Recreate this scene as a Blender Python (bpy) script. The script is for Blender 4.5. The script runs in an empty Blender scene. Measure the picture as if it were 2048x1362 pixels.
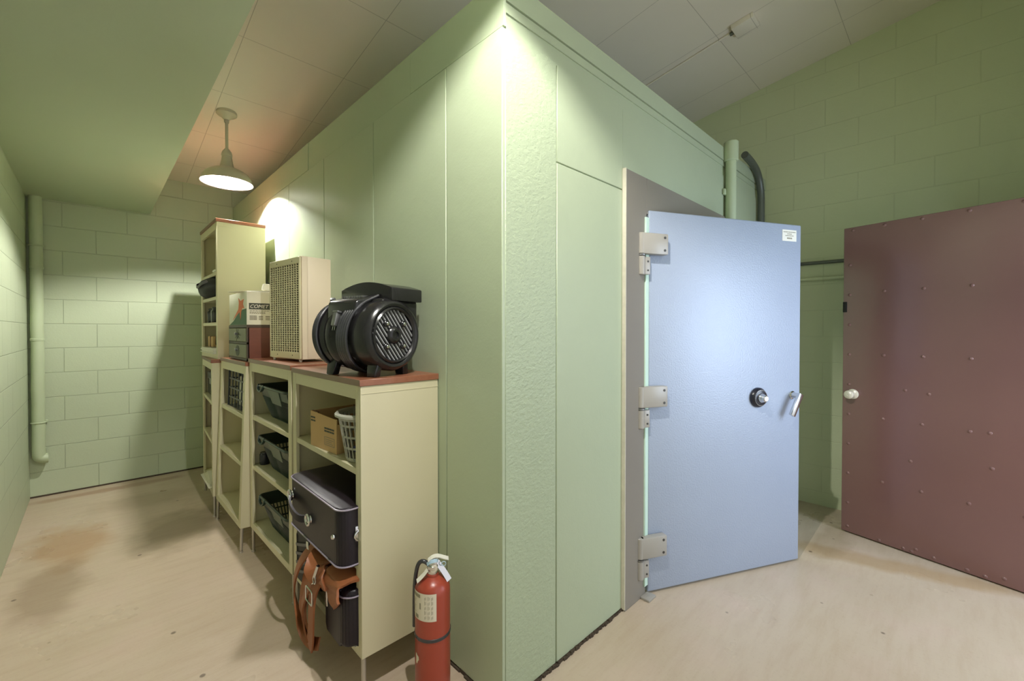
import bpy, bmesh, math, random
from mathutils import Vector, Matrix, Euler, noise
random.seed(7)
R = math.radians
S = bpy.context.scene
COL = S.collection

# ---------------------------------------------------------------- materials
def lin(c):
    def f(v):
        v /= 255.0
        return v / 12.92 if v <= 0.04045 else ((v + 0.055) / 1.055) ** 2.4
    return (f(c[0]), f(c[1]), f(c[2]), 1.0)

class NT:
    def __init__(s, name):
        s.m = bpy.data.materials.new(name); s.m.use_nodes = True
        s.t = s.m.node_tree; s.b = s.t.nodes['Principled BSDF']
    def n(s, typ, **kw):
        nd = s.t.nodes.new(typ)
        for k, v in kw.items():
            if k in nd.inputs: nd.inputs[k].default_value = v
            else: setattr(nd, k, v)
        return nd
    def l(s, a, b): s.t.links.new(a, b)
    def math(s, op, a, b=None):
        nd = s.n('ShaderNodeMath', operation=op)
        for i, v in enumerate((a, b)):
            if v is None: continue
            if isinstance(v, (int, float)): nd.inputs[i].default_value = v
            else: s.l(v, nd.inputs[i])
        return nd.outputs[0]
    def mix(s, fac, a, b, mode='MIX'):
        nd = s.n('ShaderNodeMix', data_type='RGBA', blend_type=mode)
        for sock, v in ((nd.inputs[0], fac), (nd.inputs[6], a), (nd.inputs[7], b)):
            if isinstance(v, (int, float)): sock.default_value = v
            elif isinstance(v, tuple): sock.default_value = v
            else: s.l(v, sock)
        return nd.outputs[2]
    def coord(s, scale=(1, 1, 1), rot=(0, 0, 0), loc=(0, 0, 0)):
        tc = s.n('ShaderNodeTexCoord'); mp = s.n('ShaderNodeMapping')
        mp.inputs['Scale'].default_value = scale; mp.inputs['Rotation'].default_value = rot
        mp.inputs['Location'].default_value = loc
        s.l(tc.outputs['Object'], mp.inputs['Vector']); return mp.outputs[0]
    def noise(s, vec, scale, detail=4, rough=.55):
        nd = s.n('ShaderNodeTexNoise'); nd.inputs['Scale'].default_value = scale
        nd.inputs['Detail'].default_value = detail; nd.inputs['Roughness'].default_value = rough
        s.l(vec, nd.inputs['Vector']); return nd.outputs['Fac']
    def ramp(s, fac, a, b):
        nd = s.n('ShaderNodeMapRange'); nd.inputs['From Min'].default_value = a; nd.inputs['From Max'].default_value = b
        s.l(fac, nd.inputs['Value']); return nd.outputs[0]
    def bump(s, h, strength, dist, prev=None):
        nd = s.n('ShaderNodeBump'); nd.inputs['Strength'].default_value = strength; nd.inputs['Distance'].default_value = dist
        s.l(h, nd.inputs['Height'])
        if prev is not None: s.l(prev, nd.inputs['Normal'])
        return nd.outputs[0]
    def fin(s, color=None, rough=None, normal=None, metal=None, spec=None):
        b = s.b
        for key, v in (('Base Color', color), ('Roughness', rough), ('Normal', normal), ('Metallic', metal), ('Specular IOR Level', spec)):
            if v is None: continue
            if isinstance(v, (int, float, tuple)): b.inputs[key].default_value = v
            else: s.l(v, b.inputs[key])
        return s.m

def simple(name, rgb, rough=.5, metal=0.0, var=.08, nscale=12, bump=0.0, bscale=60, spec=.5, stretch=(1, 1, 1)):
    t = NT(name); v = t.coord(stretch); c = lin(rgb)
    dk = tuple(x * (1 - var) for x in c[:3]) + (1,); lt = tuple(min(1, x * (1 + var)) for x in c[:3]) + (1,)
    col = t.mix(t.noise(v, nscale), dk, lt)
    nm = t.bump(t.noise(v, bscale, 3), bump, .002) if bump else None
    return t.fin(col, rough, nm, metal, spec)

def block_wall(name, rgb, plane, shift=(0, 0), joint=.35):
    t = NT(name); tc = t.n('ShaderNodeTexCoord'); sp = t.n('ShaderNodeSeparateXYZ'); cb = t.n('ShaderNodeCombineXYZ')
    t.l(tc.outputs['Object'], sp.inputs[0])
    t.l(t.math('ADD', sp.outputs[0 if plane == 'xz' else 1], shift[0]), cb.inputs[0])
    t.l(t.math('ADD', sp.outputs[2], shift[1]), cb.inputs[1])
    br = t.n('ShaderNodeTexBrick'); br.offset = .5; br.squash = 1
    br.inputs['Scale'].default_value = 1; br.inputs['Brick Width'].default_value = .406; br.inputs['Row Height'].default_value = .203
    br.inputs['Mortar Size'].default_value = .0035; br.inputs['Mortar Smooth'].default_value = .6
    t.l(cb.outputs[0], br.inputs['Vector'])
    c = lin(rgb); v = tc.outputs['Object']
    big = t.noise(v, 1.3, 3); fine = t.noise(v, 90, 4)
    col = t.mix(big, tuple(x * .94 for x in c[:3]) + (1,), tuple(x * 1.05 for x in c[:3]) + (1,))
    col = t.mix(t.math('MULTIPLY', br.outputs['Fac'], joint), col, tuple(x * .72 for x in c[:3]) + (1,))
    wob = t.noise(v, 14, 2)
    n1 = t.bump(t.math('SUBTRACT', 1.0, br.outputs['Fac']), .25 + joint * 1.5, .005)
    n2 = t.bump(t.math('ADD', fine, t.math('MULTIPLY', wob, 1.5)), .25, .003, n1)
    return t.fin(col, .42, n2, 0, .4)

def vault_paint(name, rgb, rough_bump):
    t = NT(name); v = t.coord(); c = lin(rgb)
    col = t.mix(t.noise(v, 2.2, 4), tuple(x * .95 for x in c[:3]) + (1,), tuple(x * 1.04 for x in c[:3]) + (1,))
    if rough_bump:
        h = t.noise(t.coord((55, 55, 75), (0, .5, 0)), 1, 4, .6); n = t.bump(h, .42, .008)
        n = t.bump(t.noise(v, 160, 2), .25, .003, n)
    else:
        n = t.bump(t.noise(v, 9, 3), .3, .006)
        n = t.bump(t.noise(v, 130, 3), .18, .002, n)
    sc = t.ramp(t.noise(t.coord((30, 30, 12)), 1.0, 5, .7), .76, .80)
    col = t.mix(t.math('MULTIPLY', sc, .35), col, lin((225, 228, 205)))
    return t.fin(col, .38, n, 0, .45)

PAINT = (186, 196, 167)
M = {}
M['wall_left'] = block_wall('green block paint', PAINT, 'yz', (0, 0))
M['wall_back'] = block_wall('green block paint far', PAINT, 'xz', (.18, 0))
M['wall_right'] = block_wall('green block paint right light tone', (204, 211, 174), 'yz', (.1, .1), .14)  # same paint as the left wall; its different lighting is put into this tone
M['soffit'] = simple('soffit paint', (186, 197, 168), .45, 0, .03, 2, .15, 120)
M['vault'] = vault_paint('vault paint', (175, 186, 157), False)
M['stucco'] = vault_paint('rough vault paint', (172, 184, 154), True)
M['mint'] = simple('mint paint', (205, 232, 215), .4, 0, .03)
M['caulk'] = simple('dirty base gap', (70, 58, 44), .9, 0, .5, 40, .8, 90)

def ceiling_mat():
    t = NT('ceiling tile'); v = t.coord((1, 1, 1), (0, 0, 0), (-.663 + .61 * 10, -2.388 + .61 * 10, 0))
    br = t.n('ShaderNodeTexBrick'); br.offset = 0
    for k, x in (('Scale', 1), ('Brick Width', .61), ('Row Height', .61), ('Mortar Size', .0022), ('Mortar Smooth', .3)): br.inputs[k].default_value = x
    t.l(v, br.inputs['Vector'])
    c = lin((230, 222, 207)); o = t.coord()
    col = t.mix(t.noise(o, 1.2, 3), tuple(x * .94 for x in c[:3]) + (1,), tuple(x * 1.05 for x in c[:3]) + (1,))
    col = t.mix(t.math('MULTIPLY', br.outputs['Fac'], .45), col, lin((120, 108, 92)))
    n = t.bump(t.math('SUBTRACT', 1.0, br.outputs['Fac']), .4, .003); n = t.bump(t.noise(o, 150, 3), .12, .002, n)
    return t.fin(col, .6, n, 0, .3)
M['ceiling'] = ceiling_mat()

def floor_mat():
    t = NT('worn floor'); o = t.coord()
    col = t.mix(t.noise(t.coord((1, 1, 1)), 1.6, 5), lin((180, 162, 138)), lin((202, 185, 164)))
    st = t.noise(t.coord((4, 26, 1), (0, 0, R(-38))), 1.0, 6, .65)
    col = t.mix(t.math('MULTIPLY', t.ramp(st, .45, .75), .30), col, lin((160, 132, 104)))
    sp = t.noise(o, 55, 4, .7)
    col = t.mix(t.math('MULTIPLY', t.ramp(sp, .55, .75), .22), col, lin((150, 125, 102)))
    pk = t.noise(o, 3.1, 3)
    col = t.mix(t.math('MULTIPLY', t.ramp(pk, .5, .72), .25), col, lin((206, 178, 166)))
    wob = t.n('ShaderNodeTexNoise'); wob.inputs['Scale'].default_value = 5; wob.inputs['Detail'].default_value = 4
    t.l(o, wob.inputs['Vector'])
    def stain(cx, cy, rx, ry, rot, rgb, amt):
        nonlocal col
        vm = t.n('ShaderNodeVectorMath', operation='SUBTRACT'); t.l(o, vm.inputs[0]); vm.inputs[1].default_value = (cx, cy, 0)
        mp = t.n('ShaderNodeMapping', vector_type='TEXTURE'); mp.inputs['Rotation'].default_value = (0, 0, R(rot)); mp.inputs['Scale'].default_value = (rx, ry, 1)
        t.l(vm.outputs[0], mp.inputs['Vector'])
        ln = t.n('ShaderNodeVectorMath', operation='LENGTH'); t.l(mp.outputs[0], ln.inputs[0])
        d = t.math('ADD', ln.outputs['Value'], t.math('MULTIPLY', t.math('SUBTRACT', wob.outputs['Fac'], .5), 1.3))
        f = t.ramp(d, 1.1, .55)
        col = t.mix(t.math('MULTIPLY', f, amt), col, lin(rgb))
    stain(-.12, 3.95, .22, .40, 0, (160, 118, 72), .55)
    stain(-.18, 3.30, .15, .40, 0, (128, 104, 78), .45)
    stain(.42, 3.75, .26, .42, -20, (118, 103, 78), .55)
    stain(.15, 5.05, .60, .07, 0, (150, 112, 84), .6)
    stain(.30, 4.55, .35, .22, 0, (140, 122, 92), .35)
    stain(3.30, .30, .10, .75, 14, (165, 132, 86), .5)
    stain(3.45, .55, .30, .12, 0, (120, 96, 62), .35)
    dots = t.n('ShaderNodeTexVoronoi'); dots.inputs['Scale'].default_value = 4.5; t.l(o, dots.inputs['Vector'])
    col = t.mix(t.math('MULTIPLY', t.ramp(dots.outputs['Distance'], .055, .035), .7), col, lin((70, 55, 42)))
    n = t.bump(t.noise(o, 70, 4), .2, .002)
    rg = t.ramp(t.noise(o, 2.0, 4), -.3, 2.2)
    return t.fin(col, rg, n, 0, .4)
M['floor'] = floor_mat()

M['cream'] = simple('cream enamel', (208, 200, 168), .4, 0, .03, 3, .06, 200, .4)
M['cream_in'] = M['cream']
def wood_mat(name, a, b):
    t = NT(name); v = t.coord((18, 2.0, 18)); w = t.noise(v, 1.6, 5, .6)
    return t.fin(t.mix(w, lin(a), lin(b)), .32, None, 0, .5)
M['wood'] = wood_mat('laminate wood', (122, 72, 50), (160, 106, 80))
M['wood_edge'] = wood_mat('laminate edge', (108, 82, 66), (140, 108, 88))
M['steel'] = simple('leg steel', (190, 182, 170), .35, .6, .1)
M['lamp_enamel'] = simple('lamp enamel', (196, 192, 168), .35, 0, .03)
M['lamp_in'] = simple('lamp white inside', (165, 165, 160), .5, 0, .01)
M['black_plastic'] = simple('black plastic', (34, 33, 34), .23, 0, .1, 8, .12, 220, .5)
M['black_cord'] = simple('black rubber', (52, 52, 55), .25, 0, .1, spec=.6)
M['chrome'] = simple('chrome', (215, 215, 215), .18, 1.0, .03)
M['grey_metal'] = simple('grey metal', (140, 140, 138), .35, .8, .05)
M['heater'] = simple('heater beige', (222, 206, 180), .4, 0, .02)
M['heater_front'] = simple('heater front', (204, 195, 158), .45, 0, .03)
M['dark'] = simple('dark inside', (24, 21, 18), .8, 0, .2)
M['white_plastic'] = simple('white plastic', (235, 233, 225), .35, 0, .02)
M['carton'] = simple('white carton', (226, 222, 204), .6, 0, .03)
M['green_ink'] = simple('green ink', (58, 96, 66), .55, 0, .06)
M['orange_ink'] = simple('orange ink', (216, 110, 66), .55, 0, .04)
M['dark_ink'] = simple('dark ink', (62, 66, 54), .55, 0, .04)
M['grey_ink'] = simple('grey ink', (140, 134, 112), .6, 0, .05)
M['white_ink'] = simple('white ink', (236, 232, 218), .6, 0, .02)
M['kraft'] = simple('kraft card', (196, 160, 112), .75, 0, .05, 6)
M['kraft_dk'] = simple('kraft inner', (112, 76, 50), .8, 0, .08)
M['chest_side'] = simple('red brown wood', (110, 62, 48), .4, 0, .2, 6, stretch=(2, 2, 14))
M['chest_front'] = simple('olive drawer front', (104, 104, 76), .4, 0, .15, 14)
M['chest_frame'] = simple('dark chest frame', (66, 52, 40), .45, 0, .15)
M['basket_green'] = simple('dark green plastic', (44, 58, 50), .28, 0, .1, spec=.5)
M['basket_panel'] = simple('grey green plastic', (84, 98, 84), .3, 0, .06)
M['basket_grey'] = simple('grey plastic', (166, 164, 150), .3, 0, .04)
M['blue'] = simple('blue cloth', (40, 56, 120), .7, 0, .15, 20)
M['crate'] = simple('dark crate plastic', (58, 62, 70), .3, 0, .08)
M['purple'] = simple('dark purple vinyl', (31, 24, 31), .40, 0, .12, 8, .1, 180, .35)
M['piping'] = simple('vinyl piping', (150, 140, 155), .25, 0, .05, spec=.7)
M['leather'] = simple('tan leather', (150, 90, 54), .5, 0, .16, 10, .25, 70, .4)
M['black_fabric'] = simple('black fabric', (30, 29, 31), .6, 0, .15, 30, .2, 200)
M['stripe_grey'] = simple('grey webbing', (96, 94, 98), .5, 0, .08)
M['paper'] = simple('white paper', (226, 222, 208), .7, 0, .03)
M['red'] = simple('extinguisher red', (156, 64, 46), .3, 0, .05, 6, .04, 120, .5)
M['label'] = simple('cream label', (214, 204, 184), .5, 0, .03)
M['tag'] = simple('grey tag', (112, 104, 92), .6, 0, .05)
M['blue_plastic'] = simple('pale blue seal', (176, 202, 220), .35, 0, .05)
M['clear'] = simple('cloudy plastic', (120, 118, 105), .2, 0, .2, 20)
M['frame'] = simple('grey brown frame enamel', (134, 128, 118), .35, 0, .04, 5, .06, 160)
M['worn_edge'] = simple('worn paint edge', (205, 198, 180), .5, 0, .15, 30)
M['grille_bar'] = simple('grey grille plastic', (150, 150, 152), .3, 0, .04)
M['hinge'] = simple('hinge enamel', (160, 155, 146), .35, 0, .03, 5, .05, 160)
M['dark_screw'] = simple('dark screw', (70, 68, 64), .4, .5, .1)
M['dial_black'] = simple('dial black', (34, 34, 44), .25, 0, .05)
M['conduit'] = simple('grey conduit', (92, 96, 88), .4, .3, .06)
M['pipe_paint'] = simple('green pipe paint', (186, 198, 164), .42, 0, .04, 6, .5, 22)
M['knob_white'] = simple('worn knob', (222, 214, 198), .3, .2, .08, 20)

def vault_door_mat():
    t = NT('hammered blue grey enamel'); v = t.coord(); c = lin((160, 170, 188))
    col = t.mix(t.noise(v, 3, 4), tuple(x * .95 for x in c[:3]) + (1,), tuple(x * 1.04 for x in c[:3]) + (1,))
    scr = t.ramp(t.noise(t.coord((6, 6, 70), (0, .2, 0)), 1, 3, .7), .80, .83)
    col = t.mix(t.math('MULTIPLY', scr, .3), col, lin((215, 215, 220)))
    n = t.bump(t.noise(v, 120, 2, .5), .4, .004); n = t.bump(t.noise(v, 7, 3), .10, .006, n)
    return t.fin(col, .42, n, .1, .5)
M['vault_door'] = vault_door_mat()
def red_door_mat():
    t = NT('maroon sheet metal'); v = t.coord()
    col = t.mix(t.noise(v, 1.4, 4), lin((116, 83, 81)), lin((130, 95, 91)))
    scr = t.ramp(t.noise(t.coord((9, 9, 30)), 1, 4, .7), .74, .79)
    col = t.mix(t.math('MULTIPLY', scr, .3), col, lin((176, 150, 138)))
    n = t.bump(t.noise(v, 3.2, 3), .15, .02); n = t.bump(t.noise(v, 60, 2), .1, .002, n)
    return t.fin(col, .19, n, .1, .7)
M['red_door'] = red_door_mat()
def emit(name, rgb, st):
    t = NT(name); t.b.inputs['Emission Color'].default_value = rgb + (1,); t.b.inputs['Emission Strength'].default_value = st
    return t.m
BULB = 11000
M['bulb'] = emit('lit bulb', (1.0, .975, .93), BULB)

# ---------------------------------------------------------------- mesh builder
class MB:
    def __init__(s): s.bm = bmesh.new(); s.mi = 0; s.T = Matrix.Identity(4)
    def mat(s, i): s.mi = i; return s
    def _new(s, before, T=None):
        fs = [f for f in s.bm.faces if f not in before]
        return fs
    def _emit(s, verts, faces, T=None):
        m = s.T @ T if T is not None else s.T
        vs = [s.bm.verts.new(m @ Vector(v)) for v in verts]
        for f in faces:
            try:
                fc = s.bm.faces.new([vs[i] for i in f]); fc.material_index = s.mi
            except ValueError: pass
        return vs
    def box(s, x0, x1, y0, y1, z0, z1, bev=0, seg=2, T=None):
        v = [(x0, y0, z0), (x1, y0, z0), (x1, y1, z0), (x0, y1, z0), (x0, y0, z1), (x1, y0, z1), (x1, y1, z1), (x0, y1, z1)]
        f = [(3, 2, 1, 0), (4, 5, 6, 7), (0, 1, 5, 4), (1, 2, 6, 5), (2, 3, 7, 6), (3, 0, 4, 7)]
        vs = s._emit(v, f, T)
        if bev:
            es = list({e for a in vs for e in a.link_edges})
            r = bmesh.ops.bevel(s.bm, geom=es, offset=bev, segments=seg, affect='EDGES', profile=.5)
            for fc in r['faces']: fc.material_index = s.mi
        return s
    def lathe(s, prof, seg=32, T=None, a0=0, a1=360):
        full = abs(a1 - a0 - 360) < 1e-6; n = seg if full else seg + 1
        v = []; f = []
        for (r, z) in prof:
            for k in range(n):
                a = R(a0 + (a1 - a0) * k / seg); v.append((r * math.cos(a), r * math.sin(a), z))
        for i in range(len(prof) - 1):
            for k in range(seg):
                k2 = (k + 1) % n
                f.append((i * n + k, i * n + k2, (i + 1) * n + k2, (i + 1) * n + k))
        s._emit(v, f, T); return s
    def cyl(s, r, z0, z1, seg=24, T=None, r2=None, bev=0):
        r2 = r if r2 is None else r2
        if bev: prof = [(1e-4, z0), (r - bev, z0), (r, z0 + bev), (r2, z1 - bev), (r2 - bev, z1), (1e-4, z1)]
        else: prof = [(1e-4, z0), (r, z0), (r2, z1), (1e-4, z1)]
        return s.lathe(prof, seg, T)
    def rod(s, a, b, r, seg=12, r2=None):
        a = Vector(a); b = Vector(b); d = b - a
        T = Matrix.Translation(a) @ d.to_track_quat('Z', 'Y').to_matrix().to_4x4()
        return s.cyl(r, 0, d.length, seg, T, r2)
    def tube(s, pts, r, seg=10, smooth=0, close=False, T=None):
        pts = [Vector(p) for p in pts]
        for _ in range(smooth): pts = chaikin(pts, close)
        n = len(pts); v = []; f = []; up = None
        for i, p in enumerate(pts):
            if close: d = (pts[(i + 1) % n] - pts[i - 1])
            else: d = pts[min(i + 1, n - 1)] - pts[max(i - 1, 0)]
            d.normalize()
            if up is None: up = Vector((0, 0, 1)) if abs(d.z) < .9 else Vector((1, 0, 0))
            x = up.cross(d).normalized(); up = d.cross(x).normalized()
            for k in range(seg):
                a = 2 * math.pi * k / seg; v.append(p + (x * math.cos(a) + up * math.sin(a)) * r)
        for i in range(n if close else n - 1):
            j = (i + 1) % n
            for k in range(seg):
                k2 = (k + 1) % seg; f.append((i * seg + k, i * seg + k2, j * seg + k2, j * seg + k))
        if not close: f += [tuple(range(seg - 1, -1, -1)), tuple((n - 1) * seg + k for k in range(seg))]
        s._emit(v, f, T); return s
    def ribbon(s, pts, wdir, w, t, smooth=2):
        pts = [Vector(p) for p in pts]
        for _ in range(smooth): pts = chaikin(pts, False)
        wd = Vector(wdir).normalized(); n = len(pts); v = []; f = []
        for i, p in enumerate(pts):
            d = (pts[min(i + 1, n - 1)] - pts[max(i - 1, 0)]).normalized()
            nn = d.cross(wd)
            if nn.length < 1e-4: nn = Vector((1, 0, 0))
            nn.normalize(); ww = nn.cross(d).normalized()
            for (a, b) in ((-.5, -.5), (.5, -.5), (.5, .5), (-.5, .5)): v.append(p + ww * w * a + nn * t * b)
        for i in range(n - 1):
            for k in range(4):
                k2 = (k + 1) % 4; f.append((i * 4 + k, i * 4 + k2, i * 4 + 4 + k2, i * 4 + 4 + k))
        f += [(3, 2, 1, 0), tuple((n - 1) * 4 + k for k in range(4))]
        s._emit(v, f); return s
    def prism(s, poly, h0, h1, T=None, bev=0, seg=2):
        n = len(poly); v = [(p[0], p[1], h0) for p in poly] + [(p[0], p[1], h1) for p in poly]
        f = [tuple(range(n - 1, -1, -1)), tuple(range(n, 2 * n))] + [(i, (i + 1) % n, n + (i + 1) % n, n + i) for i in range(n)]
        vs = s._emit(v, f, T)
        if bev:
            es = list({e for a in vs for e in a.link_edges})
            r = bmesh.ops.bevel(s.bm, geom=es, offset=bev, segments=seg, affect='EDGES', profile=.5)
            for fc in r['faces']: fc.material_index = s.mi
        return s
    def sphere(s, c, r, sx=1, sy=1, sz=1, seg=20):
        T = Matrix.Translation(c) @ Matrix.Diagonal((sx, sy, sz, 1))
        k = 12; prof = [(max(1e-4, r * math.sin(math.pi * i / k)), -r * math.cos(math.pi * i / k)) for i in range(k + 1)]
        return s.lathe(prof, seg, T)
    def patch(s, r, a0, a1, z0, z1, seg=16, T=None):
        return s.lathe([(r, z0), (r, z1)], seg, T, a0, a1)
    def text(s, body, size, T, depth=.0006, shear=0, align='LEFT', xs=1):
        cu = bpy.data.curves.new('tmp', 'FONT'); cu.body = body; cu.size = size; cu.shear = shear; cu.align_x = align; cu.extrude = depth; cu.resolution_u = 3
        o = bpy.data.objects.new('tmp', cu); COL.objects.link(o)
        dg = bpy.context.evaluated_depsgraph_get(); me = o.evaluated_get(dg).to_mesh()
        s._emit([(v.co.x * xs, v.co.y, v.co.z) for v in me.vertices], [tuple(p.vertices) for p in me.polygons], T)
        o.evaluated_get(dg).to_mesh_clear(); bpy.data.objects.remove(o); bpy.data.curves.remove(cu); return s
    def wrinkle(s, amp, freq, seed=0):
        for v in s.bm.verts:
            n = noise.noise_vector((v.co + Vector((seed, seed * 2, 0))) * freq); v.co += n * amp
        return s
    def build(s, name, mats, parent=None, smooth=True, loc=None, rot=None, ang=38):
        bmesh.ops.remove_doubles(s.bm, verts=s.bm.verts, dist=1e-6)
        bmesh.ops.recalc_face_normals(s.bm, faces=s.bm.faces)
        me = bpy.data.meshes.new(name); s.bm.to_mesh(me); s.bm.free()
        for m in (mats if isinstance(mats, (list, tuple)) else [mats]): me.materials.append(m)
        if smooth:
            me.polygons.foreach_set('use_smooth', [True] * len(me.polygons)); me.set_sharp_from_angle(angle=R(ang))
        o = bpy.data.objects.new(name, me); COL.objects.link(o)
        if loc is not None: o.location = loc
        if rot is not None: o.rotation_euler = rot
        if parent is not None: o.parent = parent
        return o

def chaikin(p, close):
    q = []; n = len(p)
    if not close: q.append(p[0])
    for i in range(n if close else n - 1):
        a, b = p[i], p[(i + 1) % n]; q += [a * .75 + b * .25, a * .25 + b * .75]
    if not close: q.append(p[-1])
    return q
def rrect(x0, x1, y0, y1, r, seg=6):
    out = []
    for cx, cy, a in ((x1 - r, y1 - r, 0), (x0 + r, y1 - r, 90), (x0 + r, y0 + r, 180), (x1 - r, y0 + r, 270)):
        for k in range(seg + 1):
            t = R(a + 90 * k / seg); out.append((cx + r * math.cos(t), cy + r * math.sin(t)))
    return out
def tag(o, label=None, cat=None, group=None, kind=None):
    for k, v in (('label', label), ('category', cat), ('group', group), ('kind', kind)):
        if v: o[k] = v
    return o
def thing(name, label, cat, loc=(0, 0, 0), rot=(0, 0, 0), group=None):
    o = bpy.data.objects.new(name, None); COL.objects.link(o); o.empty_display_size = .1
    o.location = loc; o.rotation_euler = rot
    return tag(o, label, cat, group)
def struct(o): o['kind'] = 'structure'; return o
def copy_tree(o, parent=None):
    c = o.copy(); COL.objects.link(c)
    if parent is not None: c.parent = parent
    for ch in list(o.children): copy_tree(ch, c)
    return c
def FRONT(x, y, z):   # local x -> -Y... text plane facing -X (reads toward +... viewer looking along +X): right = -Y, up = +Z
    return Matrix(((0, 0, -1, x), (-1, 0, 0, y), (0, 1, 0, z), (0, 0, 0, 1)))
def SIDE(x, y, z):    # plane facing -Y: right = +X, up = +Z
    return Matrix(((1, 0, 0, x), (0, 0, -1, y), (0, 1, 0, z), (0, 0, 0, 1)))
def XA(x, y, z):      # lathe axis along +X
    return Matrix(((0, 0, 1, x), (1, 0, 0, y), (0, 1, 0, z), (0, 0, 0, 1)))
def NY(x, y, z):      # lathe axis along -Y
    return Matrix(((1, 0, 0, x), (0, 0, -1, y), (0, 1, 0, z), (0, 0, 0, 1)))

# ---------------------------------------------------------------- the setting
XL, YB, XV, YV, XR, YF = -.38, 5.22, 1.05, 1.13, 4.06, -.56
def cz(y): return 2.80 + .148 * (5.234 - y)
b = MB(); b.box(-.6, 4.3, -1.6, 5.45, -.1, 0); struct(b.build('floor', M['floor']))
b = MB(); b.box(XL - .2, XL, -1.6, 5.45, 0, 3.9); struct(b.build('wall_left', M['wall_left']))
b = MB(); b.box(XL, XR, YB, YB + .2, 0, 3.2); struct(b.build('wall_back', M['wall_back']))
b = MB(); b.box(XR, XR + .2, -1.6, 5.45, 0, 3.9); struct(b.build('wall_right', M['wall_right']))
b = MB()
b._emit([(XL - .2, -1.6, cz(-1.6)), (XR + .2, -1.6, cz(-1.6)), (XR + .2, 5.42, cz(5.42)), (XL - .2, 5.42, cz(5.42)),
         (XL - .2, -1.6, cz(-1.6) + .12), (XR + .2, -1.6, cz(-1.6) + .12), (XR + .2, 5.42, cz(5.42) + .12), (XL - .2, 5.42, cz(5.42) + .12)],
        [(3, 2, 1, 0), (4, 5, 6, 7), (0, 1, 5, 4), (1, 2, 6, 5), (2, 3, 7, 6), (3, 0, 4, 7)])
struct(b.build('ceiling', M['ceiling']))
b = MB()
x1 = .388
b._emit([(XL, -1.6, 2.445), (x1, -1.6, 2.445), (x1, YB, 2.445), (XL, YB, 2.445), (XL, -1.6, cz(-1.6)), (x1, -1.6, cz(-1.6)), (x1, YB, cz(YB)), (XL, YB, cz(YB))],
        [(3, 2, 1, 0), (4, 5, 6, 7), (0, 1, 5, 4), (1, 2, 6, 5), (2, 3, 7, 6), (3, 0, 4, 7)])
struct(b.build('trim_1', M['soffit']))
# front wall with the entrance the maroon door belongs to
b = MB()
b.box(3.42, XR, YF - .15, YF, 0, 3.66); b.box(2.40, 3.42, YF - .15, YF, 2.10, 3.66); b.box(2.10, 2.40, YF - .15, YF, 0, 3.66)
struct(b.build('wall_front', M['wall_left']))
# the vault block
HV = 2.63; OX0, OX1, OZ = 2.035, 3.02, 1.965
b = MB()
b.box(XV, XV + .35, YV + .40, YB, 0, HV); b.box(XV, OX0, YV, YV + .40, 0, HV); b.box(OX1, XR, YV, YV + .40, 0, HV)
b.box(OX0, OX1, YV, YV + .40, OZ, HV); b.box(XV + .02, XR, YV + .02, YB, HV - .18, HV - .001)
g = .0025; pt = .008
ys = [YV - pt, 1.459, 2.096, 2.759, 3.429, 4.133, YB]
for i in range(6): b.box(XV - pt, XV + .008, ys[i] + (g if i else 0), ys[i + 1] - g, .012, 2.442, .002, 1)
for i, (a, c) in enumerate(((YV - .0095, 1.743), (1.746, 3.04), (3.043, YB))):
    b.box(XV - (.003, .0015, .004)[i], XV + .01, a, c, 2.447, HV - .003)
b.box(1.342 + g, 1.835, YV - pt, YV + .01, .012, 2.043, .002, 1); b.box(1.342 + g, 1.835, YV - pt, YV + .01, 2.048, 2.435, .002, 1)
b.box(1.837, XR, YV - .006, YV + .01, 2.10, 2.435, .002, 1); b.box(3.112, XR, YV - .006, YV + .01, .012, 2.098)
b.box(XV + .002, XR, YV - .005, YV + .01, 2.502, 2.537); b.box(XV + .002, XR, YV - .010, YV + .01, 2.541, HV - .002)
b.mat(1).box(XV + .0085, 1.342 - g, YV - pt, YV + .01, .012, 2.442, .002, 1)
b.mat(2).box(OX0 - .001, OX0 + .004, YV + .02, YV + .40, 0, OZ)
b.box(XV + .35, XV + .36, YV + .4, YB, 0, HV - .18); b.box(XV + .36, OX0, YV + .40, YV + .41, 0, HV - .18)
b.box(OX1, XR, YV + .40, YV + .41, 0, HV - .18)
struct(b.build('wall_vault', [M['vault'], M['stucco'], M['mint']]))
b = MB()
for i in range(70):
    x = XV + .0 + i * .0115
    b.box(x, x + .013, YV - .012 - random.random() * .007, YV, 0, .006 + random.random() * .01)
struct(b.build('baseboard_right', M['caulk'], smooth=False))
b = MB()
for i in range(120):
    y = YV + i * .034
    b.box(XV - .010 - random.random() * .008, XV, y, y + .036, 0, .006 + random.random() * .010)
struct(b.build('baseboard_left', M['caulk'], smooth=False))
b = MB(); b.box(XL, XV, YB - .006, YB, 0, .012); struct(b.build('baseboard_back', M['caulk'], smooth=False))

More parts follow.
